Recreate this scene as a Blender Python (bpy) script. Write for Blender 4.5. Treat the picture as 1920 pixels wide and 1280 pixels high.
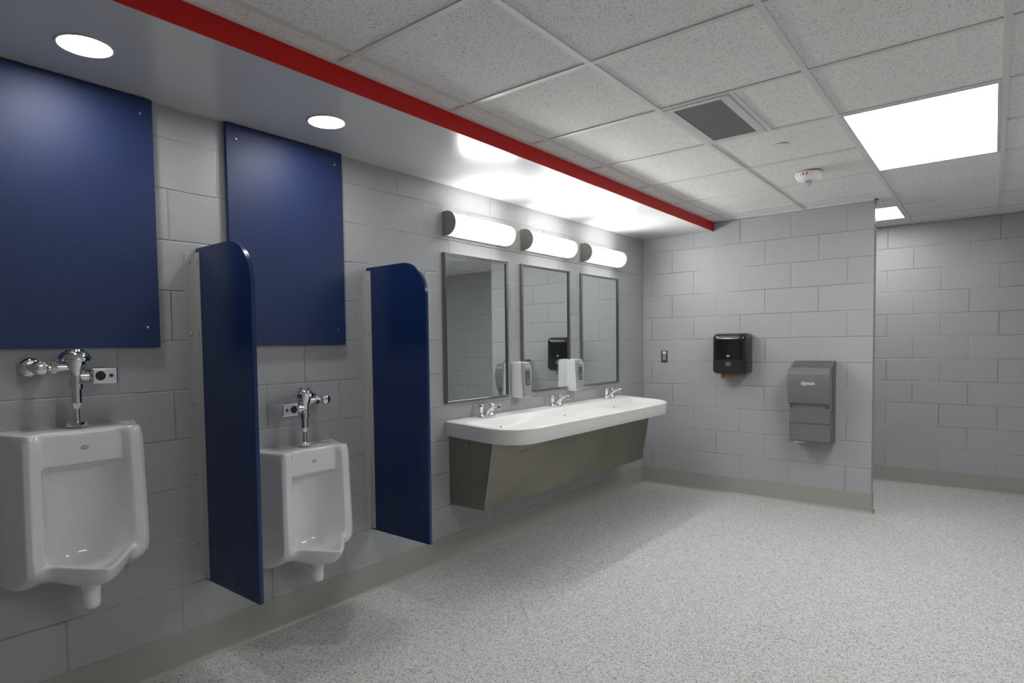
import bpy, bmesh, math, random
from mathutils import Vector, Matrix
random.seed(7)
for o in list(bpy.data.objects): bpy.data.objects.remove(o, do_unlink=True)
C = bpy.context.scene.collection
PI = math.pi

# ------------------------------------------------------------------ camera
cam_d = bpy.data.cameras.new('camera'); cam = bpy.data.objects.new('camera', cam_d); C.objects.link(cam)
F = 1145.55
cam_d.sensor_fit = 'HORIZONTAL'; cam_d.sensor_width = 36; cam_d.lens = F / 1920 * 36
cam_d.shift_x = (960 - 940.39) / 1920; cam_d.shift_y = (697.26 - 640) / 1920
cam_d.clip_start = 0.05
yaw, pit, rol = -0.6786, -0.0432, -0.0126
fw = Vector((math.sin(yaw), math.cos(yaw), 0)); rt = Vector((math.cos(yaw), -math.sin(yaw), 0)); up = Vector((0, 0, 1))
f2 = fw * math.cos(pit) + up * math.sin(pit); u2 = up * math.cos(pit) - fw * math.sin(pit)
r3 = rt * math.cos(rol) + u2 * math.sin(rol); u3 = u2 * math.cos(rol) - rt * math.sin(rol)
M = Matrix((r3, u3, -f2)).transposed().to_4x4(); M.translation = Vector((2.6086, -1.1025, 1.3234))
cam.matrix_world = M
bpy.context.scene.camera = cam

# ------------------------------------------------------------------ world, exposure
w = bpy.data.worlds.new('world'); bpy.context.scene.world = w; w.use_nodes = True
w.node_tree.nodes['Background'].inputs[0].default_value = (0.5, 0.52, 0.55, 1)
w.node_tree.nodes['Background'].inputs[1].default_value = 0.0
vs = bpy.context.scene.view_settings
vs.view_transform = 'Standard'; vs.look = 'None'; vs.gamma = 1; vs.use_curve_mapping = False
vs.exposure = 1.46
E_TROFFER = 4.0      # light given off by the ceiling panels
E_VANITY = 14.5       # vanity bars over the mirrors
E_DOWN = 24.0        # recessed downlights

# room numbers
L = 4.283            # partition wall face
RY = 5.60            # far wall
H = 2.380            # ceiling grid
ZS = 2.3015          # soffit underside
XS = 0.672           # soffit edge
XE = 1.893           # free end of the partition
XR = 4.7; YF = -3.1  # walls behind the camera
B = 0.2032
GX0, GY0, G = 0.789, 0.336, 0.6125

# ------------------------------------------------------------------ materials
def nm(name):
    m = bpy.data.materials.new(name); m.use_nodes = True
    nt = m.node_tree; b = nt.nodes['Principled BSDF']
    return m, nt, b
def N(nt, t, **kw):
    n = nt.nodes.new(t)
    for k, v in kw.items(): setattr(n, k, v)
    return n
def link(nt, a, b): nt.links.new(a, b)
def objco(nt):
    return N(nt, 'ShaderNodeTexCoord').outputs['Object']
def math_n(nt, op, a, b=None, clamp=False):
    n = N(nt, 'ShaderNodeMath', operation=op); n.use_clamp = clamp
    for i, v in enumerate((a, b)):
        if v is None: continue
        if isinstance(v, (int, float)): n.inputs[i].default_value = v
        else: link(nt, v, n.inputs[i])
    return n.outputs[0]
def noise(nt, co, scale, detail=2, rough=.5, dist=0):
    n = N(nt, 'ShaderNodeTexNoise'); link(nt, co, n.inputs['Vector'])
    n.inputs['Scale'].default_value = scale; n.inputs['Detail'].default_value = detail
    n.inputs['Roughness'].default_value = rough; n.inputs['Distortion'].default_value = dist
    return n.outputs['Fac']
def ramp(nt, fac, stops, interp='LINEAR'):
    r = N(nt, 'ShaderNodeValToRGB'); cr = r.color_ramp; cr.interpolation = interp
    while len(cr.elements) < len(stops): cr.elements.new(0.5)
    for e, (p, c) in zip(cr.elements, stops):
        e.position = p; e.color = tuple(c) + (1,) if len(c) == 3 else c
    link(nt, fac, r.inputs[0]); return r.outputs[0]
def bump(nt, b, h, strength=1, dist=.001, prev=None):
    n = N(nt, 'ShaderNodeBump'); n.inputs['Strength'].default_value = strength; n.inputs['Distance'].default_value = dist
    link(nt, h, n.inputs['Height'])
    if prev is not None: link(nt, prev, n.inputs['Normal'])
    link(nt, n.outputs[0], b.inputs['Normal']); return n.outputs[0]
def plain(name, col, rough=.4, metal=0, spec=.5, nz=None, coat=0, varr=0.0):
    m, nt, b = nm(name)
    b.inputs['Base Color'].default_value = tuple(col) + (1,)
    b.inputs['Roughness'].default_value = rough; b.inputs['Metallic'].default_value = metal
    b.inputs['Specular IOR Level'].default_value = spec
    if coat:
        b.inputs['Coat Weight'].default_value = coat; b.inputs['Coat Roughness'].default_value = .05
    co = objco(nt)
    if nz: bump(nt, b, noise(nt, co, nz[0], 2), nz[1], nz[2])
    # slight wear in the surface finish
    rr = N(nt, 'ShaderNodeMapRange'); link(nt, noise(nt, co, 14, 3), rr.inputs[0])
    rr.inputs[3].default_value = max(0.0, rough - .03 - varr); rr.inputs[4].default_value = rough + .03 + varr
    link(nt, rr.outputs[0], b.inputs['Roughness'])
    return m
def emit(name, col, s):
    m, nt, b = nm(name)
    b.inputs['Base Color'].default_value = (.8, .8, .8, 1); b.inputs['Roughness'].default_value = .4
    b.inputs['Emission Color'].default_value = tuple(col) + (1,); b.inputs['Emission Strength'].default_value = s
    return m
WALLC = (0.425, 0.432, 0.447)
def block_mat(name, axis, phase, zphase):
    m, nt, b = nm(name)
    co = objco(nt); s = N(nt, 'ShaderNodeSeparateXYZ'); link(nt, co, s.inputs[0])
    u = math_n(nt, 'ADD', s.outputs[axis], B - phase + 16 * B)
    v = math_n(nt, 'ADD', s.outputs[2], -zphase + 10 * B)
    # joints wander a little, as mortar does
    cb = N(nt, 'ShaderNodeCombineXYZ'); link(nt, u, cb.inputs[0]); link(nt, v, cb.inputs[1])
    wn = N(nt, 'ShaderNodeTexNoise'); link(nt, co, wn.inputs['Vector']); wn.inputs['Scale'].default_value = 5; wn.inputs['Detail'].default_value = 3
    sub = N(nt, 'ShaderNodeVectorMath', operation='SUBTRACT'); link(nt, wn.outputs['Color'], sub.inputs[0]); sub.inputs[1].default_value = (.5, .5, .5)
    sc = N(nt, 'ShaderNodeVectorMath', operation='SCALE'); link(nt, sub.outputs[0], sc.inputs[0]); sc.inputs['Scale'].default_value = .006
    ad = N(nt, 'ShaderNodeVectorMath', operation='ADD'); link(nt, cb.outputs[0], ad.inputs[0]); link(nt, sc.outputs[0], ad.inputs[1])
    def brick(ms, sm):
        t = N(nt, 'ShaderNodeTexBrick'); link(nt, ad.outputs[0], t.inputs['Vector'])
        t.inputs['Scale'].default_value = 1; t.inputs['Mortar Size'].default_value = ms; t.inputs['Mortar Smooth'].default_value = sm
        t.inputs['Brick Width'].default_value = 2 * B; t.inputs['Row Height'].default_value = B
        t.inputs['Color1'].default_value = (.985, .985, .985, 1); t.inputs['Color2'].default_value = (1, 1, 1, 1); t.inputs['Mortar'].default_value = (1, 1, 1, 1)
        t.inputs['Bias'].default_value = 0
        return t
    t = brick(.0048, 1.0)
    # paint fills the joints unevenly: depth varies along the wall
    dv = N(nt, 'ShaderNodeMapRange'); link(nt, noise(nt, co, 2.3, 2), dv.inputs[0]); dv.inputs[1].default_value = .32; dv.inputs[2].default_value = .6
    dv.inputs[3].default_value = .12; dv.inputs[4].default_value = 1
    groove = math_n(nt, 'MULTIPLY', t.outputs['Fac'], dv.outputs[0])
    h1 = math_n(nt, 'MULTIPLY', groove, -1)
    col = N(nt, 'ShaderNodeMix', data_type='RGBA', blend_type='MULTIPLY'); col.inputs[0].default_value = 1
    col.inputs[6].default_value = WALLC + (1,); link(nt, t.outputs['Color'], col.inputs[7])
    link(nt, col.outputs[2], b.inputs['Base Color'])
    b.inputs['Roughness'].default_value = .31; b.inputs['Specular IOR Level'].default_value = .5
    n1 = bump(nt, b, h1, 1.0, .0048)
    rg = N(nt, 'ShaderNodeMapRange'); link(nt, noise(nt, co, 3.1, 1), rg.inputs[0]); rg.inputs[1].default_value = .35; rg.inputs[2].default_value = .65
    rg.inputs[3].default_value = .25; rg.inputs[4].default_value = 1
    fine = math_n(nt, 'MULTIPLY', noise(nt, co, 120, 3, .6), rg.outputs[0])
    n2 = bump(nt, b, fine, .8, .003, n1)
    pits = ramp(nt, noise(nt, co, 260, 1), [(0.25, (0, 0, 0)), (.33, (1, 1, 1))])
    bump(nt, b, pits, .5, .0015, n2)
    return m
M_left = block_mat('painted_block_left', 1, 0.0, 1.3587)
M_back = block_mat('painted_block_partition', 0, 0.0909, 1.3587)
M_far = block_mat('painted_block_far', 0, 1.8252, 1.3599)
M_side = block_mat('painted_block_side', 1, 0.1, 1.3587)

def floor_mat():
    m, nt, b = nm('speckled_sheet_floor'); co = objco(nt)
    def vor(scale, rnd=1):
        v = N(nt, 'ShaderNodeTexVoronoi'); link(nt, co, v.inputs['Vector']); v.inputs['Scale'].default_value = scale
        return v.outputs['Color']
    s1 = N(nt, 'ShaderNodeSeparateXYZ'); link(nt, vor(175), s1.inputs[0])
    s2 = N(nt, 'ShaderNodeSeparateXYZ'); link(nt, vor(260), s2.inputs[0])
    c1 = ramp(nt, s1.outputs[0], [(0, (.64, .64, .625)), (.36, (.48, .485, .475)), (.60, (.74, .74, .725)), (.80, (.29, .295, .31)), (.93, (.085, .095, .115))], 'CONSTANT')
    c2 = ramp(nt, s2.outputs[1], [(0, (.66, .66, .645)), (.45, (.51, .515, .50)), (.72, (.76, .76, .745)), (.9, (.16, .17, .185))], 'CONSTANT')
    mx = N(nt, 'ShaderNodeMix', data_type='RGBA'); mx.inputs[0].default_value = .42; link(nt, c1, mx.inputs[6]); link(nt, c2, mx.inputs[7])
    link(nt, mx.outputs[2], b.inputs['Base Color'])
    b.inputs['Roughness'].default_value = .5; b.inputs['Specular IOR Level'].default_value = .3
    bump(nt, b, noise(nt, co, 90, 2), .12, .001)
    return m
M_floor = floor_mat()
def tile_mat():
    m, nt, b = nm('fissured_ceiling_tile'); co = objco(nt)
    a = noise(nt, co, 62, 3, .6, .6); d = math_n(nt, 'ABSOLUTE', math_n(nt, 'SUBTRACT', a, .5))
    worm = math_n(nt, 'LESS_THAN', d, .014)
    mask = math_n(nt, 'GREATER_THAN', noise(nt, co, 120, 1), .545)
    pin = math_n(nt, 'LESS_THAN', noise(nt, co, 330, 0), .27)
    f = math_n(nt, 'MAXIMUM', math_n(nt, 'MULTIPLY', worm, mask), pin, True)
    col = ramp(nt, f, [(0, (.90, .90, .875)), (1, (.40, .39, .36))])
    link(nt, col, b.inputs['Base Color']); b.inputs['Roughness'].default_value = .9; b.inputs['Specular IOR Level'].default_value = .1
    n1 = bump(nt, b, math_n(nt, 'MULTIPLY', f, -1), .6, .002)
    return m
M_tile = tile_mat()
M_grid = plain('grid_white_paint', (.74, .74, .735), .45)
M_soffit = plain('soffit_gloss_paint', (.66, .665, .67), .205, spec=.75)
M_red = plain('red_gloss_paint', (.63, .014, .012), .40, spec=.3)
M_base = plain('cove_base_paint', (.37, .37, .34), .35)
M_china = plain('vitreous_china', (.87, .87, .86), .10, spec=.6, coat=.3)
M_sink = plain('solid_surface_white', (.79, .79, .775), .36, spec=.35)
M_chrome = plain('polished_chrome', (.78, .78, .80), .07, 1)
M_steelf = plain('mirror_frame_steel', (.34, .34, .33), .23, 1)
M_alum = plain('aluminium_bracket', (.50, .51, .50), .38, .3)
M_screw = plain('screw_metal', (.6, .6, .58), .22, 1)
M_dark = plain('dark_slot', (.01, .01, .01), .3)
M_white_p = plain('white_plastic', (.80, .80, .83), .34)
M_grey_p = plain('grey_plastic_front', (.34, .35, .36), .32)
M_win = plain('smoked_window', (.14, .14, .145), .12)
M_black = plain('black_gloss_plastic', (.009, .009, .010), .12, spec=.6, coat=.3)
M_black2 = plain('smoked_black_plastic', (.022, .022, .022), .2, spec=.5)
M_paper = plain('brown_paper_towel', (.56, .46, .33), .85)
M_dryer = plain('grey_dryer_shell', (.175, .177, .183), .33, .1, spec=.5)
M_dryer_d = plain('dark_grey_dryer_body', (.13, .136, .137), .38, .1)
M_logo = plain('pale_print', (.75, .75, .75), .5)
M_logog = plain('grey_print', (.25, .25, .28), .5)
M_redtxt = plain('red_print', (.55, .03, .03), .5)
M_tan = plain('fixture_end_metal', (.33, .32, .28), .35, .6)
M_hole = plain('brass_overflow_hole', (.10, .085, .05), .4)
M_frame_w = plain('troffer_frame', (.68, .68, .68), .45)
M_ventd = plain('vent_louvre', (.34, .335, .325), .55)
M_glassm, nt_, b_ = nm('mirror_glass')
b_.inputs['Base Color'].default_value = (.85, .90, .875, 1); b_.inputs['Metallic'].default_value = 1; b_.inputs['Roughness'].default_value = .015
M_clear, nt_, b_ = nm('clear_strobe_lens')
b_.inputs['Base Color'].default_value = (.95, .95, .95, 1); b_.inputs['Roughness'].default_value = .05
b_.inputs['Transmission Weight'].default_value = .8; b_.inputs['IOR'].default_value = 1.45
def blue_mat():
    m, nt, b = nm('blue_textured_panel'); co = objco(nt)
    b.inputs['Base Color'].default_value = (.0095, .026, .108, 1); b.inputs['Roughness'].default_value = .47
    b.inputs['Specular IOR Level'].default_value = .5
    bump(nt, b, noise(nt, co, 330, 2, .6), .9, .0011)
    return m
M_blue = blue_mat()
M_blue2 = plain('blue_screen_laminate', (.007, .024, .098), .225, spec=.45, nz=(500, .12, .0004))
M_blue_e = plain('blue_screen_edge', (.012, .045, .17), .22)
def brushed():
    m, nt, b = nm('brushed_stainless'); co = objco(nt)
    mp = N(nt, 'ShaderNodeMapping'); link(nt, co, mp.inputs[0]); mp.inputs['Scale'].default_value = (60, 1.2, 60)
    f = noise(nt, mp.outputs[0], 6, 3)
    blot = noise(nt, co, 2.2, 2)
    col = ramp(nt, blot, [(.3, (.23, .22, .18)), (.7, (.31, .295, .25))])
    link(nt, col, b.inputs['Base Color']); b.inputs['Metallic'].default_value = .85
    b.inputs['Roughness'].default_value = .42; bump(nt, b, f, .1, .0004)
    return m
M_brush = brushed()
M_trof = emit('troffer_diffuser', (1, 1, .985), E_TROFFER)
M_van = emit('vanity_diffuser', (1, .995, .97), E_VANITY)
# the tube inside makes the front of the acrylic brighter than its edges at the wall
_nt = M_van.node_tree; _s = N(_nt, 'ShaderNodeSeparateXYZ'); link(_nt, objco(_nt), _s.inputs[0])
_m = N(_nt, 'ShaderNodeMapRange', interpolation_type='SMOOTHSTEP'); link(_nt, _s.outputs[0], _m.inputs[0])
_m.inputs[1].default_value = .035; _m.inputs[2].default_value = .09; _m.inputs[3].default_value = .6; _m.inputs[4].default_value = E_VANITY
link(_nt, _m.outputs[0], _nt.nodes['Principled BSDF'].inputs['Emission Strength'])
M_van2 = emit('vanity_diffuser_end', (1, .98, .95), .30)
M_down = emit('downlight_lens', (1, .99, .96), E_DOWN)

# ------------------------------------------------------------------ mesh helpers
def box(bm, x0, x1, y0, y1, z0, z1, bev=0, seg=2):
    vs_ = [bm.verts.new((x, y, z)) for x in (x0, x1) for y in (y0, y1) for z in (z0, z1)]
    q = [(0, 1, 3, 2), (4, 6, 7, 5), (0, 4, 5, 1), (2, 3, 7, 6), (0, 2, 6, 4), (1, 5, 7, 3)]
    fs = [bm.faces.new([vs_[i] for i in f]) for f in q]
    if bev:
        es = list({e for f in fs for e in f.edges})
        bmesh.ops.bevel(bm, geom=es, offset=bev, segments=seg, affect='EDGES', profile=.5)
def frame_dirs(ax):
    ax = Vector(ax).normalized(); t = Vector((0, 0, 1)) if abs(ax.z) < .9 else Vector((1, 0, 0))
    a = ax.cross(t).normalized(); b = ax.cross(a).normalized(); return ax, a, b
def lathe(bm, prof, org=(0, 0, 0), ax=(0, 0, 1), n=28, rx=1, ry=1, cap=True):
    ax, a, b = frame_dirs(ax); org = Vector(org); rings = []
    for r, h in prof:
        rings.append([bm.verts.new(org + ax * h + a * (math.cos(2 * PI * i / n) * r * rx) + b * (math.sin(2 * PI * i / n) * r * ry)) for i in range(n)])
    for p, q in zip(rings, rings[1:]):
        for i in range(n):
            bm.faces.new((p[i], p[(i + 1) % n], q[(i + 1) % n], q[i]))
    if cap:
        bm.faces.new(rings[0][::-1]); bm.faces.new(rings[-1])
def tube(bm, pts, rad, n=14):
    rings = []; P = [Vector(p) for p in pts]
    for i, p in enumerate(P):
        d = (P[min(i + 1, len(P) - 1)] - P[max(i - 1, 0)]).normalized()
        s = Vector((0, 1, 0)); a = d.cross(s)
        if a.length < .2: a = d.cross(Vector((0, 0, 1)))
        a.normalize(); b = d.cross(a).normalized(); r = rad[i] if isinstance(rad, (list, tuple)) else rad
        ra, rb = r if isinstance(r, tuple) else (r, r)
        rings.append([bm.verts.new(p + a * math.cos(2 * PI * k / n) * ra + b * math.sin(2 * PI * k / n) * rb) for k in range(n)])
    for p, q in zip(rings, rings[1:]):
        for i in range(n): bm.faces.new((p[i], p[(i + 1) % n], q[(i + 1) % n], q[i]))
    bm.faces.new(rings[0][::-1]); bm.faces.new(rings[-1])
def prism(bm, poly, lo, hi, axis, bev=0, seg=2, which='all'):
    """poly in the two other axes (order x,y / x,z / y,z) extruded along axis"""
    def P(a, b, c):
        return {0: (c, a, b), 1: (a, c, b), 2: (a, b, c)}[axis]
    A = [bm.verts.new(P(a, b, lo)) for a, b in poly]; Bv = [bm.verts.new(P(a, b, hi)) for a, b in poly]
    n = len(poly); f = [bm.faces.new(A[::-1]), bm.faces.new(Bv)]
    sides = [bm.faces.new((A[i], A[(i + 1) % n], Bv[(i + 1) % n], Bv[i])) for i in range(n)]
    if bev:
        if which == 'caps': es = list({e for g in f for e in g.edges})
        else: es = list({e for g in f + sides for e in g.edges})
        bmesh.ops.bevel(bm, geom=es, offset=bev, segments=seg, affect='EDGES', profile=.5)
def fin(name, bm, mat, parent=None, smooth=40, sub=0, loc=None):
    bmesh.ops.recalc_face_normals(bm, faces=bm.faces)
    me = bpy.data.meshes.new(name); bm.to_mesh(me); bm.free()
    if smooth:
        for p in me.polygons: p.use_smooth = True
        me.set_sharp_from_angle(angle=math.radians(smooth))
    me.materials.append(mat)
    o = bpy.data.objects.new(name, me); C.objects.link(o)
    if parent: o.parent = parent
    if loc: o.location = loc
    if smooth and not sub and len(me.polygons) < 4000:
        o.modifiers.new('normals', 'WEIGHTED_NORMAL').keep_sharp = True
    if sub:
        md = o.modifiers.new('smooth', 'SUBSURF'); md.levels = sub; md.render_levels = sub
    return o
def part(name, parent, mat, fn, *a, smooth=40, **k):
    bm = bmesh.new(); fn(bm, *a, **k); return fin(name, bm, mat, parent, smooth)
def boxp(name, parent, mat, *a, **k): return part(name, parent, mat, box, *a, **k)
def struct(name, mat, fn, *a, smooth=40, **k):
    bm = bmesh.new(); fn(bm, *a, **k); o = fin(name, bm, mat, None, smooth); o['kind'] = 'structure'; return o
def thing(name, label, cat, loc=(0, 0, 0), rz=0, group=None):
    o = bpy.data.objects.new(name, None); C.objects.link(o); o.empty_display_size = .05
    o.location = loc; o.rotation_euler = (0, 0, rz); o['label'] = label; o['category'] = cat
    if group: o['group'] = group
    return o
def copy_tree(o, parent=None):
    c = o.copy(); C.objects.link(c)
    if parent: c.parent = parent
    for ch in [x for x in bpy.data.objects if x.parent == o]: copy_tree(ch, c)
    return c
def text_mesh(name, s, size, mat, parent, mtx, depth=.0004, bold=0, width=1.0):
    cu = bpy.data.curves.new(name, 'FONT'); cu.body = s; cu.size = size; cu.extrude = depth; cu.align_x = 'CENTER'; cu.align_y = 'CENTER'; cu.offset = bold
    t = bpy.data.objects.new(name, cu); C.objects.link(t)
    bpy.context.view_layer.update()
    me = bpy.data.meshes.new_from_object(t.evaluated_get(bpy.context.evaluated_depsgraph_get()))
    bpy.data.objects.remove(t, do_unlink=True)
    me.name = name; me.materials.clear(); me.materials.append(mat)
    me.transform(mtx @ Matrix.Diagonal((width, 1, 1, 1)))
    o = bpy.data.objects.new(name, me); C.objects.link(o); o.parent = parent; return o
def face_x(x, y, z):   # text plane facing local +x, reading along +y
    return Matrix.Translation((x, y, z)) @ Matrix(((0, 0, 1), (1, 0, 0), (0, 1, 0))).to_4x4()

# ------------------------------------------------------------------ the room
T = .12
struct('floor', M_floor, box, -T, XR + T, YF - T, RY + T, -.1, 0)
struct('wall_left', M_left, box, -T, 0, YF, RY, 0, H + .15)
struct('wall_back', M_back, box, 0, XE, L, L + .10, 0, H + .004, .006, 2)
struct('wall_far', M_far, box, 0, XR, RY, RY + T, 0, H + .15)
struct('wall_right', M_side, box, XR, XR + T, YF, RY, 0, H + .15)
struct('wall_front', M_far, box, 0, XR, YF - T, YF, 0, H + .15)
# cove base: painted band with a small cove toe
def cove(bm, path, out):
    """path: list of (x,y); out: outward normals per point"""
    prof = [(0, .155), (.0035, .153), (.0035, .022), (.007, .012), (.014, .004), (.016, 0), (0, 0)]
    rows = []
    for (x, y), (nx, ny) in zip(path, out):
        rows.append([bm.verts.new((x + nx * d, y + ny * d, z)) for d, z in prof])
    for p, q in zip(rows, rows[1:]):
        for i in range(len(prof) - 1): bm.faces.new((p[i], p[i + 1], q[i + 1], q[i]))
    bm.faces.new(rows[0]); bm.faces.new(rows[-1][::-1])
struct('baseboard_left', M_base, cove, [(0, YF), (0, L)], [(1, 0), (1, 0)])
struct('baseboard_back', M_base, cove, [(0, L), (XE, L), (XE, L + .10)], [(0, -1), (1, -1), (1, 0)])
struct('baseboard_far', M_base, cove, [(0, RY), (XR, RY)], [(0, -1), (0, -1)])
struct('baseboard_right', M_base, cove, [(XR, YF), (XR, RY)], [(-1, 0), (-1, 0)])
struct('baseboard_front', M_base, cove, [(0, YF), (XR, YF)], [(0, 1), (0, 1)])

# ceiling: slab of fissured tiles with openings over the troffers, grid of tees beneath
cells_light = [(2.0135, 2.174, 2.0135 + G, 2.174 + 2 * G, 'main'),
               (2.0135 - G, 4.624, 2.0135, 4.624 + G, 'far'),
               (2.0135 + 2 * G, GY0 - G, 2.0135 + 3 * G, GY0 + G, 'near')]
struct('ceiling', M_tile, box, XS - .02, XR, YF, RY, H + .006, H + .1, smooth=0)
def grid(bm):
    hw = .012
    x = GX0
    while x < XR:
        box(bm, x - hw, x + hw, YF, L if x < XE - .01 else RY, H, H + .007)
        x += G
    y = GY0 - 6 * G
    while y < RY:
        gap = [c for c in cells_light if c[1] + .05 < y < c[3] - .05]      # the lights span two cells
        if gap:
            box(bm, XS, gap[0][0] - hw, y - hw, y + hw, H + .0006, H + .007); box(bm, gap[0][2] + hw, XR, y - hw, y + hw, H + .0006, H + .007)
        elif not (L < y < L + .1): box(bm, XS, XR, y - hw, y + hw, H + .0006, H + .007)
        y += G
    # short tee that splits the vent cell
    box(bm, 1.705, 1.729, GY0 + 2 * G, GY0 + 3 * G, H + .0004, H + .007)
    # wall angles
    box(bm, XS, XE + .02, L - .022, L, H - .001, H + .007)
    box(bm, XE, XE + .022, L - .022, L + .122, H - .001, H + .007)
    box(bm, 0, XR, RY - .022, RY, H - .001, H + .007)
    box(bm, XS, XS + .02, YF, L, H - .001, H + .007)
    box(bm, XR - .022, XR, YF, RY, H - .001, H + .007)
struct('trim_1', M_grid, grid, smooth=0)
# soffit over the fixtures and its red edge
dl = [(.318, -.372), (.338, .527)]
def soffit(bm):
    # solid bulkhead with round cut-outs for the two cans
    x0, x1, y0, y1, z0, z1 = 0, XS, YF, L, ZS, H + .12
    n = 32; r = .076; holes = []
    ys = [y0, (dl[0][1] + -3.1) / 2, -.05 + .125, 1.2, y1]
    segs = [(y0, -.65, None), (-.65, .08, dl[0]), (.08, .98, dl[1]), (.98, y1, None)]
    for a, b, c in segs:
        if c is None:
            bm.faces.new([bm.verts.new(p) for p in ((x0, a, z0), (x1, a, z0), (x1, b, z0), (x0, b, z0))]); continue
        ring = [Vector((c[0] + r * math.cos(2 * PI * i / n + PI / 4), c[1] + r * math.sin(2 * PI * i / n + PI / 4))) for i in range(n)]
        outer = []
        for i in range(n):   # project onto the rectangle
            t = 2 * PI * i / n; k = i // (n // 4); s = (i % (n // 4)) / (n // 4)
            cor = [(x1, b), (x0, b), (x0, a), (x1, a)]
            p, q = cor[k], cor[(k + 1) % 4]; outer.append((p[0] + (q[0] - p[0]) * s, p[1] + (q[1] - p[1]) * s))
        vo = [bm.verts.new((p[0], p[1], z0)) for p in outer]; vi = [bm.verts.new((p.x, p.y, z0)) for p in ring]
        vu = [bm.verts.new((p.x, p.y, z0 + .05)) for p in ring]
        for i in range(n):
            j = (i + 1) % n
            bm.faces.new((vo[i], vo[j], vi[j], vi[i])); bm.faces.new((vi[i], vi[j], vu[j], vu[i]))
    for q in (((x1, y0, z0), (x1, y1, z0), (x1, y1, z1), (x1, y0, z1)), ((x0, y0, z1), (x1, y0, z1), (x1, y1, z1), (x0, y1, z1))):
        bm.faces.new([bm.verts.new(p) for p in q])
    bmesh.ops.remove_doubles(bm, verts=bm.verts, dist=1e-5)
struct('trim_2', M_soffit, soffit, smooth=30)
struct('trim_3', M_red, box, XS, XS + .004, YF, L, ZS - .001, H - .001)

# ------------------------------------------------------------------ ceiling fixtures
def troffer(x0, y0, x1, y1, label, mat):
    t = thing('ceiling_panel_light', label, 'ceiling light', ((x0 + x1) / 2, (y0 + y1) / 2, H), 0, 'flat light panels in the ceiling grid')
    wx, wy = (x1 - x0) / 2 - .0125, (y1 - y0) / 2 - .0125; e = .012
    bm = bmesh.new()
    for a in ((-wx, -wx + e, -wy, wy), (wx - e, wx, -wy, wy), (-wx + e, wx - e, -wy, -wy + e), (-wx + e, wx - e, wy - e, wy)):
        box(bm, a[0], a[1], a[2], a[3], -.001, .0055, .0008, 1)
    fin('frame', bm, M_frame_w, t, 0)
    boxp('diffuser', t, mat, -wx + e, wx - e, -wy + e, wy - e, .0008, .0052, smooth=0)
troffer(*cells_light[0][:4], 'large glowing light panel in the ceiling at right, two cells long', M_trof)
troffer(*cells_light[1][:4], 'small far light panel seen past the top corner of the partition wall', M_trof)
troffer(*cells_light[2][:4], 'light panel in the ceiling grid on the far right side, beside the camera', M_trof)

for i, (x, y) in enumerate(dl):
    t = thing('recessed_downlight', ['round recessed downlight in the soffit over the left blue panel, nearest the camera', 'round recessed downlight in the soffit above the right blue panel, nearer the mirrors'][i],
              'downlight', (x, y, ZS), 0, 'recessed downlights in the soffit')
    part('trim_ring', t, M_frame_w, lathe, [(.083, -.0008), (.083, -.003), (.078, -.004), (.0755, -.003), (.0755, .012), (.0758, .012)], n=40, cap=False)
    part('lens', t, M_down, lathe, [(.0752, .002), (.0752, .008)], n=40)

# vent
t = thing('ceiling_vent', 'square-edged grey louvred air vent set in the ceiling tiles', 'vent', ((1.4135 + 1.705) / 2, 1.867, H))
VX, VY = .145, .293
def vfr(bm):
    ix, iy = (-.108, .106), (-.262, .258)
    for a in ((-VX, ix[0], -VY, VY), (ix[1], VX, -VY, VY), (ix[0], ix[1], -VY, iy[0]), (ix[0], ix[1], iy[1], VY)):
        box(bm, a[0], a[1], a[2], a[3], -.002, .005)
fin('frame', (lambda bm: (vfr(bm), bm)[1])(bmesh.new()), M_frame_w, t, 0)
def louv(bm):
    n = 19
    for i in range(n):
        x = -.106 + .212 * (i + .5) / n
        A = [(x - .0032, .0), (x - .0022, -.0006), (x + .0032, .0048), (x + .0022, .0052)]
        prism(bm, A, -.262, .258, 1)
part('louvre', t, M_ventd, louv, smooth=0)
boxp('duct_backing', t, M_dark, -.108, .106, -.262, .258, .0052, .0058, smooth=0)

# fire strobe
t = thing('fire_strobe', 'round white ceiling fire alarm with red lettering and a clear strobe lens', 'fire alarm', (1.686, 3.13, H))
part('housing', t, M_white_p, lathe, [(.072, -.0002), (.078, -.004), (.078, -.012), (.072, -.032), (.058, -.050), (.040, -.055), (.001, -.055)], n=40)
part('strobe_lens', t, M_clear, lathe, [(.027, -.055), (.028, -.064), (.023, -.078), (.012, -.083), (.001, -.083)], rx=1.0, ry=.6, n=24)
part('strobe_bulb', t, M_chrome, lathe, [(.012, -.056), (.016, -.064), (.009, -.073), (.001, -.074)], n=16)
# letters wrap the sloping side, facing the camera
cdir = math.atan2(-1.10 - 3.13, 2.61 - 1.686)
for k, ch in enumerate('FIRE'):
    a = cdir + (-.95 + k * .27)
    nrm = Vector((math.cos(a) * .93, math.sin(a) * .93, -.37)).normalized()
    tx = Vector((-math.sin(a), math.cos(a), 0)); ty = nrm.cross(tx)
    pos = Vector((math.cos(a) * .0762, math.sin(a) * .0762, -.021)) + nrm * .0006
    mt = Matrix((tx, ty, nrm)).transposed().to_4x4(); mt.translation = pos
    text_mesh('lettering', ch, .021, M_redtxt, t, mt, .0003, .0006)

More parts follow.
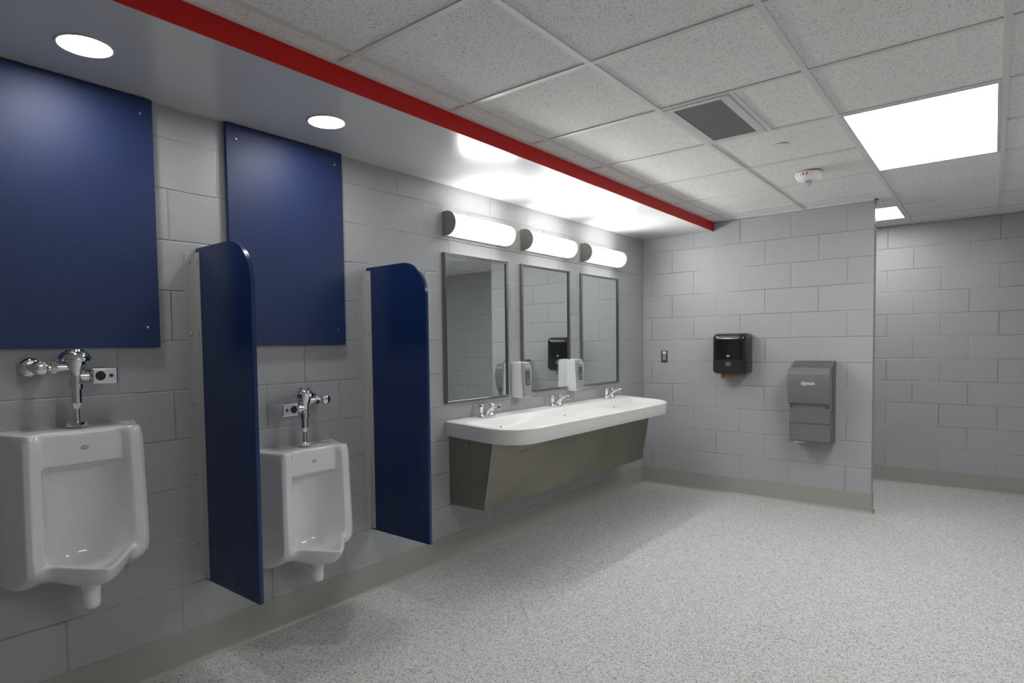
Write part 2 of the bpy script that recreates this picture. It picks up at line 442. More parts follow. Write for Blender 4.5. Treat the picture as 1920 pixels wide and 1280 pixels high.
for i, (x, y, lab) in enumerate([(1.692, 2.455, 'flat white sprinkler cover disc on the ceiling tile between vent and fire alarm'),
                                  (2.25, 4.96, 'flat white sprinkler cover disc on the ceiling near the far wall')]):
    o = part('sprinkler_cover', None, M_white_p, lathe, [(.030, -.0005), (.042, -.003), (.042, -.0055), (.038, -.0065), (.001, -.0068)], n=36)
    o.location = (x, y, H + .006); o['label'] = lab; o['category'] = 'sprinkler cover'; o['group'] = 'sprinkler cover discs in the ceiling'
    # the neck that holds the disc clear of the tile
    part('neck', o, M_dark, lathe, [(.030, .0), (.030, -.001)], n=24)

# ------------------------------------------------------------------ blue wall panels
def wall_panel(y0, y1, z0, label):
    t = thing('wall_panel', label, 'wall panel', (0, (y0 + y1) / 2, z0), 0, 'blue panels above the urinals')
    hw = (y1 - y0) / 2; hh = ZS - .004 - z0
    boxp('panel', t, M_blue, .008, .028, -hw, hw, 0, hh, .003, 2)
    boxp('spacer', t, M_alum, .0, .009, -hw + .03, hw - .03, .03, hh - .03)
    for sy in (-1, 1):
        for z in (.078, hh - .062):
            part('screw', t, M_screw, lathe, [(.0055, 0), (.0055, .0012), (.0035, .0032), (.001, .0034)], org=(.0275, sy * (hw - .045), z), ax=(1, 0, 0), n=14)
wall_panel(-.665, -.058, 1.334, 'large blue panel nearest the camera, cut by the left frame edge, above the left urinal')
wall_panel(.235, .835, 1.338, 'blue panel above the right-hand urinal, between the first and second privacy screens')

# ------------------------------------------------------------------ urinals
def urinal(yc, top, label):
    t = thing('urinal', label, 'urinal', (0, yc, top - .62), 0, 'white urinals on the left wall')
    Z = lambda z: z - 1.055 + .62       # local z measured with top edge at 1.055
    rows = []
    hb = .222                           # half width at the wall
    # columns: centre -> cavity corner -> rim inner -> rim outer -> side -> wall. entries (x, y, z)
    rows.append([(.0, 0, 1.054), (.0, .06, 1.054), (0, .105, 1.054), (0, .135, 1.054), (0, .165, 1.054), (0, .195, 1.054), (0, .21, 1.054), (0, hb, 1.054)])
    rows.append([(.10, 0, 1.054), (.10, .06, 1.054), (.10, .105, 1.054), (.10, .13, 1.054), (.10, .158, 1.054), (.10, .178, 1.054), (.10, .192, 1.053), (0, hb + .001, 1.05)])
    rows.append([(.166, 0, 1.052), (.166, .06, 1.052), (.167, .112, 1.053), (.186, .131, 1.053), (.196, .150, 1.052), (.194, .164, 1.051), (.10, .197, 1.048), (0, hb + .001, 1.04)])
    rows.append([(.174, 0, 1.044), (.174, .06, 1.044), (.174, .117, 1.044), (.199, .132, 1.042), (.203, .152, 1.04), (.196, .170, 1.04), (.10, .199, 1.03), (0, hb + .001, 1.02)])
    rows.append([(.171, 0, .99), (.171, .06, .99), (.171, .118, .99), (.200, .133, .99), (.203, .153, .99), (.196, .171, .99), (.10, .199, .98), (0, hb, .98)])
    rows.append([(.166, 0, .940), (.166, .06, .940), (.166, .118, .940), (.201, .133, .940), (.204, .154, .937), (.197, .172, .937), (.10, .199, .93), (0, hb, .93)])
    rows.append([(.156, 0, .932), (.156, .06, .932), (.156, .117, .932), (.201, .133, .932), (.204, .154, .931), (.197, .172, .931), (.10, .199, .92), (0, hb, .92)])
    rows.append([(.075, 0, .925), (.08, .055, .925), (.095, .108, .925), (.200, .133, .915), (.205, .155, .91), (.198, .172, .91), (.10, .199, .90), (0, hb, .90)])
    rows.append([(.06, 0, .86), (.066, .05, .86), (.085, .105, .86), (.201, .133, .86), (.206, .156, .86), (.199, .173, .86), (.10, .199, .85), (0, hb, .85)])
    rows.append([(.06, 0, .72), (.066, .05, .72), (.088, .102, .72), (.206, .133, .73), (.211, .157, .73), (.204, .175, .73), (.10, .200, .72), (0, hb, .72)])
    rows.append([(.065, 0, .63), (.07, .045, .63), (.095, .092, .63), (.205, .137, .66), (.214, .158, .66), (.206, .176, .66), (.10, .201, .65), (0, hb, .65)])
    rows.append([(.085, 0, .575), (.09, .04, .575), (.115, .085, .580), (.200, .132, .640), (.214, .157, .635), (.206, .176, .635), (.10, .201, .62), (0, hb, .62)])
    rows.append([(.16, 0, .555), (.16, .035, .557), (.165, .075, .570), (.202, .128, .632), (.213, .155, .618), (.204, .175, .615), (.10, .200, .59), (0, hb, .59)])
    rows.append([(.27, 0, .575), (.25, .035, .578), (.215, .075, .590), (.204, .124, .627), (.212, .152, .607), (.200, .174, .600), (.10, .199, .57), (0, hb, .56)])
    rows.append([(.333, 0, .611), (.305, .032, .612), (.250, .080, .617), (.208, .121, .624), (.211, .149, .598), (.196, .172, .588), (.10, .197, .55), (0, hb - .002, .54)])
    rows.append([(.350, 0, .609), (.326, .036, .611), (.264, .088, .615), (.214, .124, .616), (.209, .146, .589), (.188, .167, .577), (.10, .193, .535), (0, hb - .006, .525)])
    rows.append([(.348, 0, .595), (.325, .037, .597), (.264, .090, .600), (.215, .122, .600), (.205, .142, .581), (.176, .160, .566), (.09, .186, .522), (0, hb - .014, .512)])
    rows.append([(.325, 0, .553), (.305, .036, .554), (.250, .080, .557), (.202, .112, .567), (.185, .132, .565), (.155, .146, .553), (.08, .172, .512), (0, hb - .035, .505)])
    rows.append([(.290, 0, .532), (.270, .034, .533), (.215, .070, .536), (.165, .095, .545), (.14, .112, .546), (.11, .125, .535), (.05, .150, .508), (0, hb - .06, .503)])
    rows.append([(.20, 0, .522), (.19, .032, .522), (.15, .062, .523), (.11, .08, .525), (.09, .095, .525), (.06, .108, .52), (.03, .13, .508), (0, .14, .502)])
    rows.append([(0, 0, .50), (0, .03, .50), (0, .055, .50), (0, .075, .50), (0, .09, .50), (0, .105, .50), (0, .12, .50), (0, .13, .50)])
    for i in range(2, 16):
        for k, dy in ((3, .001), (4, .010), (5, .009)):
            x, y, z = rows[i][k]; rows[i][k] = (x - (.003 if k == 5 else 0), y + dy, z)
    for i in (14, 15, 16):
        for k, dx in ((0, .020), (1, .010)):
            x, y, z = rows[i][k]; rows[i][k] = (x + dx, y, z)
    bm = bmesh.new(); g = []
    for r in rows:
        full = [(x, -y, z) for x, y, z in r[:0:-1]] + r
        g.append([bm.verts.new((x, y, Z(z))) for x, y, z in full])
    for a, b in zip(g, g[1:]):
        for i in range(len(a) - 1): bm.faces.new((a[i], a[i + 1], b[i + 1], b[i]))
    rim = g[0] + [r[-1] for r in g[1:]] + g[-1][-2::-1] + [r[0] for r in g[-2:0:-1]]
    back = bm.faces.new(rim[::-1]); cl = bm.edges.layers.float.new('crease_edge')
    for e in back.edges: e[cl] = 1.0
    def cr(i, k, i2, k2, v):
        for sg in (-1, 1):
            e = bm.edges.get((g[i][7 + sg * k], g[i2][7 + sg * k2]))
            if e: e[cl] = v
    for i in range(3, 14):
        cr(i, 4, i + 1, 4, .45); cr(i, 5, i + 1, 5, .5)
        if i < 13: cr(i, 3, i + 1, 3, .5)
    for k in range(0, 3): cr(5, k, 5, k + 1, .6); cr(14, k, 14, k + 1, .45); cr(15, k, 15, k + 1, .35)
    for k in range(0, 7): cr(2, k, 2, k + 1, .4)
    for i in range(3, 6): cr(i, 2, i + 1, 2, .6)
    fin('bowl', bm, M_china, t, 180, sub=3)
    part('trap_outlet', t, M_china, lathe, [(.040, Z(.545)), (.034, Z(.52)), (.029, Z(.49)), (.0285, Z(.452)), (.026, Z(.438)), (.018, Z(.430)), (.001, Z(.428))], org=(.175, 0, 0), n=28, smooth=60)
    # drain pipe from the trap back to the wall, hidden in the shadow of the bowl
    bm = bmesh.new(); tube(bm, [(.17, 0, Z(.49)), (.10, 0, Z(.505)), (.0, 0, Z(.51))], .03); fin('trap_way', bm, M_china, t, 60)
    o = part('maker_mark', t, M_logog, lathe, [(.013, 0), (.013, .0005)], org=(.1712, .0, Z(.992)), ax=(1, 0, 0), rx=1.0, ry=.55, n=28)
    text_mesh('maker_lettering', 'ZURN', .010, M_china, t, face_x(.1719, 0, Z(.992)), .0003, .0003)
    return t
urinal(-.376, 1.055, 'white urinal nearest the camera, mounted higher, partly cut by the left frame edge')
urinal(.533, .865, 'white urinal mounted lower, between the two blue privacy screens')

def flush_valve(yc, top, s, label):
    """s: +1 sensor on the +y side"""
    t = thing('flush_valve', label, 'flush valve', (.10, yc, top), 0, 'chrome flush valves above the urinals')
    z = lambda v: v - 1.048
    part('spud_nut', t, M_chrome, lathe, [(.030, 0), (.034, .002), (.035, .017), (.030, .020), (.014, .022)], n=8, smooth=25)
    part('tailpipe', t, M_chrome, lathe, [(.0095, .018), (.0095, z(1.112)), (.018, z(1.132)), (.0185, z(1.178)), (.0235, z(1.180)), (.024, z(1.199)), (.019, z(1.202))], smooth=18)
    part('valve_body', t, M_chrome, lathe, [(.020, z(1.198)), (.0215, z(1.215)), (.0215, z(1.236)), (.027, z(1.250)), (.034, z(1.266)), (.036, z(1.283))])
    part('dome_cap', t, M_chrome, lathe, [(.050, z(1.278)), (.052, z(1.283)), (.051, z(1.289)), (.044, z(1.302)), (.034, z(1.311)), (.027, z(1.313)), (.026, z(1.319)), (.001, z(1.3195))], n=36)
    # supply arm and control stop
    zc = z(1.258)
    bm = bmesh.new(); lathe(bm, [(.016, .018), (.016, .052), (.0195, .0525), (.0195, .064), (.0155, .065), (.0155, .098)], org=(0, 0, zc), ax=(0, -s, 0), n=24)
    fin('supply_arm', bm, M_chrome, t)
    bm = bmesh.new(); lathe(bm, [(.017, .056), (.023, .057), (.023, .072), (.017, .0725)], org=(0, 0, zc), ax=(0, -s, 0), n=6); fin('coupling_nut', bm, M_chrome, t, 25)
    bm = bmesh.new(); lathe(bm, [(.016, -.098), (.0185, -.03), (.022, -.02), (.024, .012), (.022, .024), (.021, .030), (.0205, .031), (.014, .034), (.001, .0345)], org=(0, -s * .105, zc), ax=(1, 0, 0), n=28)
    fin('control_stop', bm, M_chrome, t)
    bm = bmesh.new(); lathe(bm, [(.036, -.0995), (.036, -.094), (.032, -.085), (.024, -.080), (.017, -.079)], org=(0, -s * .105, zc), ax=(1, 0, 0), n=32)
    fin('wall_flange', bm, M_chrome, t)
    # sensor arm and box
    zs = z(1.225)
    bm = bmesh.new(); lathe(bm, [(.019, .008), (.0205, .030), (.0205, .038), (.018, .0385), (.018, .056)], org=(0, 0, zs), ax=(0, s, 0), n=28); fin('sensor_arm', bm, M_chrome, t)
    q = 0 if s > 0 else -.010
    y0, y1 = sorted((s * .040 + q, s * .122 + q))
    sb = boxp('sensor_box', t, M_chrome, -.058, .037, y0, y1, zs - .029, zs + .029, .006, 3)
    part('sensor_eye', sb, M_dark, lathe, [(.0165, .0365), (.0165, .0378)], org=(0, s * .066 + q, zs), ax=(1, 0, 0), n=24)
    part('override_button', sb, M_dark, lathe, [(.0065, .0365), (.0065, .0385)], org=(0, s * .100 + q, zs), ax=(1, 0, 0), n=18)
flush_valve(-.374, 1.0575, 1, 'chrome sensor flush valve on the urinal nearest the camera, sensor box to the right')
flush_valve(.533, .8675, -1, 'chrome sensor flush valve on the urinal between the screens, sensor box to the left')

# ------------------------------------------------------------------ privacy screens
def screen(yf, label, depth=.435):
    t = thing('privacy_screen', label, 'privacy screen', (0, yf, .342), 0, 'blue privacy screens beside the urinals')
    hh = 1.402; R = .165; th = .0185
    poly = [(.006, 0), (depth, 0)] + [(depth - R + R * math.cos(a), hh - R + R * math.sin(a)) for a in [PI / 2 * i / 14 for i in range(15)]] + [(.006, hh)]
    bm = bmesh.new(); prism(bm, poly, 0, th, 1, .0022, 2, 'caps'); fin('panel', bm, M_blue2, t, 50)
    # banded edge
    edge = [(depth, .004)] + [(depth - R + R * math.cos(a), hh - R + R * math.sin(a)) for a in [PI / 2 * i / 14 for i in range(15)]]
    bm = bmesh.new(); pr = []
    for i, (x, z) in enumerate(edge):
        a, b = edge[max(i - 1, 0)], edge[min(i + 1, len(edge) - 1)]; d = Vector((b[0] - a[0], b[1] - a[1])).normalized(); nx, nz = d.y, -d.x
        pr.append([bm.verts.new((x + nx * q, y, z + nz * q)) for y, q in ((.0025, -.001), (.0045, .0012), (th - .0045, .0012), (th - .0025, -.001))])
    for a, b in zip(pr, pr[1:]):
        for i in range(3): bm.faces.new((a[i], a[i + 1], b[i + 1], b[i]))
        bm.faces.new((a[3], a[0], b[0], b[3]))
    bm.faces.new(pr[0]); bm.faces.new(pr[-1][::-1]); fin('edge_band', bm, M_blue_e, t, 30)
    boxes = []
    bm = bmesh.new()
    box(bm, .0006, .0035, -.044, -.0005, .03 - .02, hh - .018, .0006, 1); box(bm, .0006, .041, -.0035, -.0003, .03 - .02, hh - .018, .0006, 1)
    br = fin('wall_bracket', bm, M_alum, t, 30)
    bm = bmesh.new()
    box(bm, .0006, .0035, th + .0005, th + .044, .03 - .02, hh - .018, .0006, 1); box(bm, .0006, .041, th + .0003, th + .0035, .03 - .02, hh - .018, .0006, 1)
    fin('wall_bracket', bm, M_alum, t, 30)
    for k in range(5):
        z = .17 + k * (hh - .22) / 4 - .008
        for org, ax in (((.0033, -.026, z), (1, 0, 0)), ((.026, -.0033, z), (0, -1, 0))):
            part('screw', br, M_screw, lathe, [(.0048, 0), (.0048, .0012), (.003, .003), (.001, .0031)], org=org, ax=ax, n=12)
screen(.100, 'blue privacy screen nearest the camera, standing between the two urinals')
screen(.992, 'blue privacy screen between the lower urinal and the trough sink', .45)

# ------------------------------------------------------------------ trough sink
SY0, SY1, SD = 1.578, 3.815, .530
fy = [1.895, 2.700, 3.512]
def sink():
    t = thing('trough_sink', 'long white three-person wash basin on a stainless steel apron under the mirrors', 'sink', (.0012, 0, 0))
    ztop = lambda x: .868 - .028 * max(0, x) / SD
    R = .23
    def outline(off, nseg=16):
        pts = [(0, SY0 + off)]
        for i in range(nseg + 1):
            a = PI / 2 * i / nseg; pts.append((SD - off - (R - off) + (R - off) * math.sin(a), SY0 + off + (R - off) - (R - off) * math.cos(a)))
        for i in range(nseg + 1):
            a = PI / 2 * i / nseg; pts.append((SD - off - (R - off) + (R - off) * math.cos(a), SY1 - off - (R - off) + (R - off) * math.sin(a)))
        pts.append((0, SY1 - off)); return pts
    # top: heightfield grid mapped between the outline and the basin
    bm = bmesh.new()
    NX, NY = 56, 220
    def edge_lo(x):   # y limit of the rounded outline at depth x
        o = .004
        if x <= SD - R: return 0
        d = x - (SD - R); return R - math.sqrt(max(0, R * R - d * d))
    def height(x, y):
        zt = ztop(x)
        # distance to outer edge
        d = 9e9
        u = x
        # rectangle with rounded corners, signed inside distance
        cx_, cy_ = SD - R, None
        yy = min(y - SY0, SY1 - y); xx = SD - x
        if x > SD - R and yy < R: de = R - math.hypot(x - (SD - R), R - yy)
        else: de = min(xx, yy)
        # basin start: deck behind is .115 deep, rim .03 elsewhere
        db = min(de - .022, (x - .105))
        if db <= 0: z = zt
        else:
            # each bowl slopes to its own drain; ridges between them
            yl = (y - SY0) / (SY1 - SY0) * 3; k = min(2, int(yl)); v = abs(yl - k - .5) * 2      # 0 at the drain line, 1 at ridge
            valley = .066 - .040 * v ** 1.15
            edge = min(1, (de - .022) / .07); back = min(1, (x - .105) / .075)
            sm = lambda q: q * q * (3 - 2 * q)
            xs = min(1, max(0, (x - .105) / (SD - .105)))
            z = zt - valley * sm(max(0, min(1, edge))) * sm(max(0, min(1, back)))
        if de < .008: z -= .006 * (1 - math.sqrt(max(0, 1 - ((.008 - max(0, de)) / .008) ** 2)))
        return z
    grid_ = []
    for i in range(NX + 1):
        fx = i / NX; x = SD * (fx ** .93); off = edge_lo(x); row = []
        for j in range(NY + 1):
            f = j / NY; f = .5 - .5 * math.cos(PI * f) if False else f
            # cluster towards both ends
            y = SY0 + off + (SY1 - SY0 - 2 * off) * f
            row.append(bm.verts.new((x, y, height(x, y))))
        grid_.append(row)
    for a, b in zip(grid_, grid_[1:]):
        for j in range(NY): bm.faces.new((a[j], b[j], b[j + 1], a[j + 1]))
    # skirt follows the boundary down, tapering in slightly, then the flat underside
    bd = [r[0] for r in grid_] + grid_[-1][1:-1] + [r[-1] for r in grid_[::-1]]
    cyc = (SY0 + SY1) / 2
    def low(v, inset, z):
        x, y = v.co.x, v.co.y
        dy = 1 if y < SY0 + R else (-1 if y > SY1 - R else 0)
        nx = 1 if x > SD - R else 0
        # inward direction from the nearest corner centre
        cx0 = min(x, SD - R); cy0 = min(max(y, SY0 + R), SY1 - R)
        n = Vector((x - cx0, y - cy0)); n = n.normalized() if n.length > 1e-6 else Vector((0, 0))
        return (x - n.x * inset, y - n.y * inset, z)
    def zb(v): return ztop(v.co.x) - .096
    loops = [bd]
    for ins, dz in ((.001, .012), (.006, .05), (.0115, .090), (.016, .0955), (.05, .0965)):
        loops.append([bm.verts.new(low(v, ins, ztop(v.co.x) - dz)) for v in bd])
    for a, b in zip(loops, loops[1:]):
        for i in range(len(a) - 1): bm.faces.new((a[i], a[i + 1], b[i + 1], b[i]))
    bm.faces.new(loops[-1][::-1])
    bk = [l[-1] for l in loops] + [l[0] for l in loops[::-1]]
    back = grid_[0][1:-1]
    fin('basin', bm, M_sink, t, 45)
    # apron: sloping stainless front with straight ends
    A0, A1 = 1.607, 3.700
    bm = bmesh.new()
    Lp = [(.0, .769), (.341, .751), (.266, .348), (.0, .345)]
    prism(bm, Lp, A0, A1, 1, .004, 2)
    fin('apron', bm, M_brush, t, 30)
    bm = bmesh.new(); p = [(.341, .750), (.3455, .750), (.2725, .340), (.2665, .344)]; prism(bm, p, A0 + .002, A1 - .002, 1, .0012, 1); fin('apron_front', bm, M_brush, t, 30)
    for y, z, dy, dz in ((1.90, .655, .10, .012), (1.76, .600, .05, .02), (1.755, .545, .045, .03)):
        X = lambda zz: .2728 + .0005 + (.3458 - .2728) * (zz - .340) / .410
        bm = bmesh.new(); tube(bm, [(X(z), y, z), (X(z + dz * .7), y + dy * .5, z + dz * .7), (X(z + dz), y + dy, z + dz)], [(.0004, .0009), (.0004, .0014), (.0004, .0006)], 6)
        fin('scuff_mark', bm, M_hole, t)
    part('key_slot', t, M_dark, lathe, [(.004, 0), (.004, .0015)], org=(.165, A0 + .0005, .742), ax=(0, -1, 0), n=14)
    boxp('key_slot', t, M_dark, .1635, .1665, A0 - .001, A0 + .001, .724, .742)
    for k, y in enumerate(fy):
        yd = SY0 + (SY1 - SY0) * (k + .5) / 3
        part('drain', t, M_win, lathe, [(.024, 0), (.024, .0045), (.018, .0055), (.001, .005)], org=(.295, yd, height(.295, yd) - .0003), n=24)
        xo = .162; zo = height(xo, yd - .035)
        sl = (height(xo + .004, yd - .035) - height(xo - .004, yd - .035)) / .008
        nv = Vector((-sl, 0, 1)).normalized()
        part('overflow_hole', t, M_hole, lathe, [(.0075, -.001), (.0075, .0010), (.004, .0013), (.001, .0013)], org=(xo, yd - .035, zo), ax=nv, n=20)
    return ztop
ztop = sink()

# ------------------------------------------------------------------ faucets
def faucet(y, label):
    t = thing('faucet', label, 'faucet', (.062, y, .8655), 0, 'chrome faucets on the trough sink')
    bm = bmesh.new(); pl = []
    for sgn in (-1, 1):
        for i in range(9):
            a = PI * i / 8 - PI / 2; pl.append((sgn * math.cos(a) * 0 + (.027 * math.sin(a) * sgn), sgn * (.052 + .026 * math.cos(a))))
    prism(bm, pl, -.001, .011, 2, .003, 2); fin('base_plate', bm, M_chrome, t)
    for sy in (-1, 1):
        part('stem', t, M_chrome, lathe, [(.019, .009), (.017, .016), (.012, .022), (.0115, .034)], org=(0, sy * .052, 0), n=20)
        part('handle', t, M_chrome, lathe, [(.0125, .032), (.0145, .036), (.0155, .058), (.0185, .066), (.0190, .078), (.016, .084), (.010, .0865), (.001, .087)], org=(0, sy * .052, 0), n=14, smooth=30)
    bm = bmesh.new()
    tube(bm, [(-.004, 0, .005), (.004, 0, .022), (.022, 0, .042), (.045, 0, .062), (.070, 0, .076), (.095, 0, .079), (.112, 0, .075)],
         [(.015, .026), (.014, .022), (.012, .018), (.0105, .014), (.0095, .0125), (.009, .012), (.0095, .0115)], 18); fin('spout', bm, M_chrome, t, 60)
    part('aerator', t, M_chrome, lathe, [(.0125, .058), (.0135, .061), (.0135, .076), (.010, .084), (.001, .085)], org=(.108, 0, 0), n=20)
faucet(fy[0], 'chrome two-handle faucet under the left mirror, nearest the urinals')
faucet(fy[1], 'chrome two-handle faucet in the middle of the trough sink')
faucet(fy[2], 'chrome two-handle faucet under the right mirror, nearest the corner')

# ------------------------------------------------------------------ mirrors
def mirror(y0, y1, z0, z1, label):
    t = thing('wall_mirror', label, 'mirror', (0, (y0 + y1) / 2, z0), 0, 'framed mirrors over the sink')
    hw = (y1 - y0) / 2; hh = z1 - z0; w = .0155
    bm = bmesh.new()
    prof = [(0, 0), (.020, 0), (.024, .004), (.024, .012), (.021, w), (.010, w), (.010, .012), (0, .012)]   # (x out, inset)
    rings = []
    for cy, cz in ((-1, 0), (1, 0), (1, 1), (-1, 1)):
        rings.append([bm.verts.new((x, cy * (hw - d), (d if cz == 0 else hh - d))) for x, d in prof])
    for k in range(4):
        a, b = rings[k], rings[(k + 1) % 4]
        for i in range(len(prof)):
            j = (i + 1) % len(prof); bm.faces.new((a[i], a[j], b[j], b[i]))
    fin('frame', bm, M_steelf, t, 20)
    boxp('glass', t, M_glassm, .004, .0115, -hw + w - .003, hw - w + .003, w - .003, hh - w + .003, smooth=0)
mirror(1.570, 2.190, .972, 1.892, 'steel-framed mirror nearest the screens, left of the first soap dispenser')
mirror(2.347, 2.972, .986, 1.896, 'steel-framed middle mirror between the two soap dispensers')
mirror(3.145, 3.770, .984, 1.898, 'steel-framed mirror closest to the corner, right of both soap dispensers')

# ------------------------------------------------------------------ vanity lights
def vanity(y0, y1, label):
    t = thing('vanity_light', label, 'wall light', (0, (y0 + y1) / 2, 2.063), 0, 'bar lights above the mirrors')
    hl = (y1 - y0) / 2
    def D(r, dp, x0=0):
        cx_ = dp - r
        return [(x0, -r)] + [(cx_ + r * math.cos(a), r * math.sin(a)) for a in [-PI / 2 + PI * i / 28 for i in range(29)]] + [(x0, r)]
    def ext(name, poly, a, b, mat, bev=0):
        bm = bmesh.new(); prism(bm, poly, a, b, 1, bev, 1, 'caps'); return fin(name, bm, mat, t, 30)
    ext('end_cap', D(.0735, .108), -hl, -hl + .004, M_tan, .001)
    ext('end_cap', D(.0735, .108), hl - .004, hl, M_tan, .001)
    ext('end_diffuser', D(.067, .100, .006), -hl + .004, -hl + .068, M_van2)
    ext('end_diffuser', D(.067, .100, .006), hl - .068, hl - .004, M_van2)
    ext('diffuser', D(.0665, .0995, .006), -hl + .072, hl - .072, M_van)
    ext('trim_band', D(.0685, .1015, .004), -hl + .068, -hl + .072, M_tan)
    ext('trim_band', D(.0685, .1015, .004), hl - .072, hl - .068, M_tan)
    boxp('back_plate', t, M_tan, .0003, .006, -hl + .004, hl - .004, -.072, .072, .001, 1)
    for s in (-1, 1):
        part('screw', t, M_screw, lathe, [(.004, 0), (.004, .001), (.001, .002)], org=(.030, s * (hl - .0005), -.004), ax=(0, s, 0), n=12)
vanity(1.580, 2.182, 'glowing bar light above the left mirror, nearest the screens')
vanity(2.362, 2.964, 'glowing bar light above the middle mirror')
vanity(3.163, 3.765, 'glowing bar light above the right mirror, nearest the corner')

# ------------------------------------------------------------------ soap dispensers
def soap(y0, zb, label):
    t = thing('soap_dispenser', label, 'soap dispenser', (0, y0 + .05, zb), 0, 'wall soap dispensers between the mirrors')
    h = .252
    bm = bmesh.new()
    P = [(.0005, .012), (.030, .002), (.075, 0), (.093, .006), (.096, .03), (.088, .12), (.084, .19), (.086, .232), (.078, .246), (.040, .250), (.0005, .243)]
    prism(bm, P, -.049, .049, 1, .004, 2); fin('body', bm, M_white_p, t, 50)
    bm = bmesh.new()
    P = [(.080, .012), (.096, .006), (.110, .018), (.106, .08), (.101, .13), (.099, .18), (.103, .222), (.098, .243), (.083, .251), (.075, .246)]
    prism(bm, P, -.044, .046, 1, .006, 3); fin('push_front', bm, M_grey_p, t, 50)
    boxp('edge_strip', t, M_white_p, .07, .103, .044, .0495, .02, .225, .002, 1)
    o = boxp('sight_window', t, M_win, .094, .1062, -.018, .030, .085, .190, .003, 2)
    text_mesh('maker_lettering', 'GOJO', .019, M_logo, t, face_x(.1045, .004, .219), .0008, .0008)
    bm = bmesh.new()
    tube(bm, [(.1068, -.004, .140), (.1068, .003, .122), (.1068, .010, .118), (.1068, .018, .130)], .0011, 8); tube(bm, [(.1068, -.003, .110), (.1068, .008, .102), (.1068, .020, .108)], .0011, 8)
    fin('hand_symbol', bm, M_logo, t)
    part('push_dot', t, M_logo, lathe, [(.003, 0), (.003, .0005)], org=(.1088, .002, .035), ax=(1, 0, 0), n=16)
soap(2.236, .960, 'white and grey soap dispenser between the left and middle mirrors')
soap(2.930, .962, 'white and grey soap dispenser between the middle and right mirrors')

# ------------------------------------------------------------------ partition wall fittings (local +x points out of the wall, +y runs right)
RB = -PI / 2
def onback(name, label, cat, x, z): return thing(name, label, cat, (x, L, z), RB)
# towel dispenser
t = onback('paper_towel_dispenser', 'black glossy paper towel dispenser with brown paper hanging out', 'towel dispenser', .868, 1.055)
def rrect(w, h, r, n=7, cy=0, cz=0):
    out = []
    for sx, sz, a0 in ((1, 1, 0), (-1, 1, PI / 2), (-1, -1, PI), (1, -1, 1.5 * PI)):
        for i in range(n): a = a0 + PI / 2 * i / (n - 1); out.append((cy + sx * (w / 2 - r) + r * math.cos(a), cz + sz * (h / 2 - r) + r * math.sin(a)))
    return out
def loft(bm, secs, cap=True):
    rows = [[bm.verts.new((x, a, b)) for a, b in poly] for x, poly in secs]; n = len(rows[0])
    for p, q in zip(rows, rows[1:]):
        for i in range(n): bm.faces.new((p[i], p[(i + 1) % n], q[(i + 1) % n], q[i]))
    if cap: bm.faces.new(rows[0][::-1]); bm.faces.new(rows[-1])
W_, H_ = .285, .350
bm = bmesh.new()
loft(bm, [(0, rrect(W_ - .004, H_ - .004, .03, 7, 0, H_ / 2)), (.02, rrect(W_, H_, .032, 7, 0, H_ / 2)), (.120, rrect(W_, H_, .034, 7, 0, H_ / 2)), (.160, rrect(W_ - .010, H_ - .012, .036, 7, 0, H_ / 2)),
          (.180, rrect(W_ - .030, H_ - .034, .036, 7, 0, H_ / 2)), (.188, rrect(W_ - .056, H_ - .062, .03, 7, 0, H_ / 2 - .004)), (.190, rrect(W_ - .09, H_ - .11, .02, 7, 0, H_ / 2 - .006))])
fin('housing', bm, M_black, t, 60)
bm = bmesh.new()
loft(bm, [(.120, rrect(W_ + .0012, .142, .033, 7, 0, .0722)), (.158, rrect(W_ - .008, .139, .034, 7, 0, .0755)), (.181, rrect(W_ - .028, .118, .03, 7, 0, .078)), (.1905, rrect(W_ - .056, .098, .02, 7, 0, .079))])
fin('lower_cover', bm, M_black2, t, 60)
bm = bmesh.new(); n = 26; top_, bot_ = [], []
for i in range(n + 1):
    y = -.085 + .165 * i / n; zz = -.042 + (.005 if i % 2 else 0) + .004 * math.sin(i * .9)
    top_.append(bm.verts.new((.10, y, .012))); bot_.append(bm.verts.new((.118 + .004 * math.sin(i * .5), y, zz)))
mid = [bm.verts.new((.106, v.co.y, -.012)) for v in top_]
for a, b in ((top_, mid), (mid, bot_)):
    for i in range(n): bm.faces.new((a[i], a[i + 1], b[i + 1], b[i]))
bmesh.ops.solidify(bm, geom=bm.faces[:], thickness=.0012); fin('paper_towel', bm, M_paper, t, 30)
# small pale maker's badge with lettering and the pull-towel symbol
bm = bmesh.new(); loft(bm, [(.1896, rrect(.024, .012, .005, 5, .0, .158)), (.1912, rrect(.024, .012, .005, 5, .0, .158))]); fin('maker_badge', bm, M_logo, t, 30)
text_mesh('maker_lettering', 'TORK', .0078, M_black2, t, face_x(.1913, 0, .158), .0002, .0002)
bm = bmesh.new()
def stroke(pts, r=.0011): tube(bm, [(.1912, a, b) for a, b in pts], r, 6)
stroke([(-.014, .086), (-.014, .108), (.014, .108), (.014, .086)]); stroke([(0, .104), (0, .088)], .002); stroke([(-.006, .093), (0, .086), (.006, .093)], .0014)
stroke([(-.016, .078), (.016, .078)]); stroke([(-.016, .078), (-.022, .086), (-.014, .092)]); stroke([(.016, .078), (.022, .086), (.014, .092)])
fin('pull_symbol', bm, M_logo, t, 60)

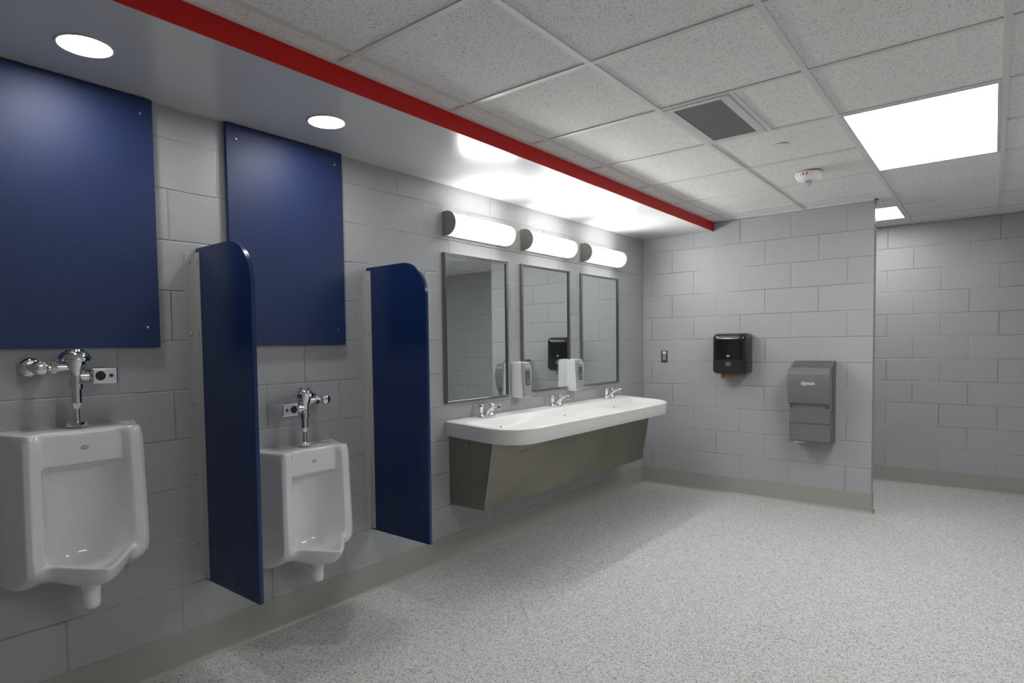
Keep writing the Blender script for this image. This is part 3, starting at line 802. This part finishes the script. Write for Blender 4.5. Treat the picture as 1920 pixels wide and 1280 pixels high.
# hand dryer
t = onback('hand_dryer', 'grey jet hand dryer with a rounded front, mounted low near the end of the partition', 'hand dryer', 1.497, .516)
HW = .148
bm = bmesh.new()
P = [(0, 0.004), (.155, .018), (.165, .032), (.120, .25), (.098, .34), (.108, .40), (.128, .48), (.143, .56), (.148, .600), (.143, .612), (.05, .650), (.04, .655), (0, .656)]
prism(bm, P, -HW, HW, 1, .006, 3); fin('back_body', bm, M_dryer_d, t, 40)
bm = bmesh.new()
P = [(.10, .018), (.172, .022), (.180, .034), (.187, .165), (.192, .17), (.197, .176), (.203, .322), (.100, .326)]
prism(bm, P, -HW + .004, HW - .004, 1, .004, 2); fin('lower_front', bm, M_dryer, t, 40)
bm = bmesh.new()
P = [(.130, .325), (.205, .318), (.222, .330), (.240, .38), (.2500, .44), (.2535, .50), (.248, .555), (.233, .588), (.212, .604), (.186, .606), (.172, .598), (.164, .56), (.150, .47), (.128, .39)]
prism(bm, P, -HW - .001, HW + .001, 1, .005, 3); fin('front_shell', bm, M_dryer, t, 40)
# twin scalloped lips of the hand slot
bm = bmesh.new()
for s in (-1, 1):
    tube(bm, [(.148 - .034 * math.sin(PI * i / 12), s * .062 - .056 + .112 * i / 12, .611 + .0145 * math.sin(PI * i / 12)) for i in range(13)], .0038, 8)
fin('slot_lip', bm, M_dryer, t, 60)
text_mesh('maker_lettering', 'dyson', .041, M_logo, t, face_x(.2528, 0, .488) @ Matrix.Rotation(math.radians(0), 4, 'X'), .0012, .0009, 1.0)
for s in (-1, 1):
    part('fixing_plug', t, M_dark, lathe, [(.0075, 0), (.0075, .0012), (.004, .0014), (.004, .0006)], org=(.2024, s * .128, .300), ax=(1, 0, 0), n=18)
boxp('drain_slot', t, M_logo, .165, .176, -.112, -.038, .0165, .0205)
# switch plate
t = onback('switch_plate', 'small steel plate with a pale key switch beside the trough sink', 'switch', .219, 1.147)
boxp('plate', t, M_steelf, .0003, .006, -.0315, .0315, 0, .112, .002, 2)
boxp('indicator', t, M_logo, .005, .0105, -.016, .018, .078, .104, .002, 1)
boxp('rocker', t, M_grey_p, .005, .009, -.014, .014, .022, .072, .002, 1)
for z in (.010, .055): part('screw', t, M_dark, lathe, [(.003, 0), (.003, .0015), (.001, .002)], org=(.0085 if z > .02 else .0058, 0, z), ax=(1, 0, 0), n=12)
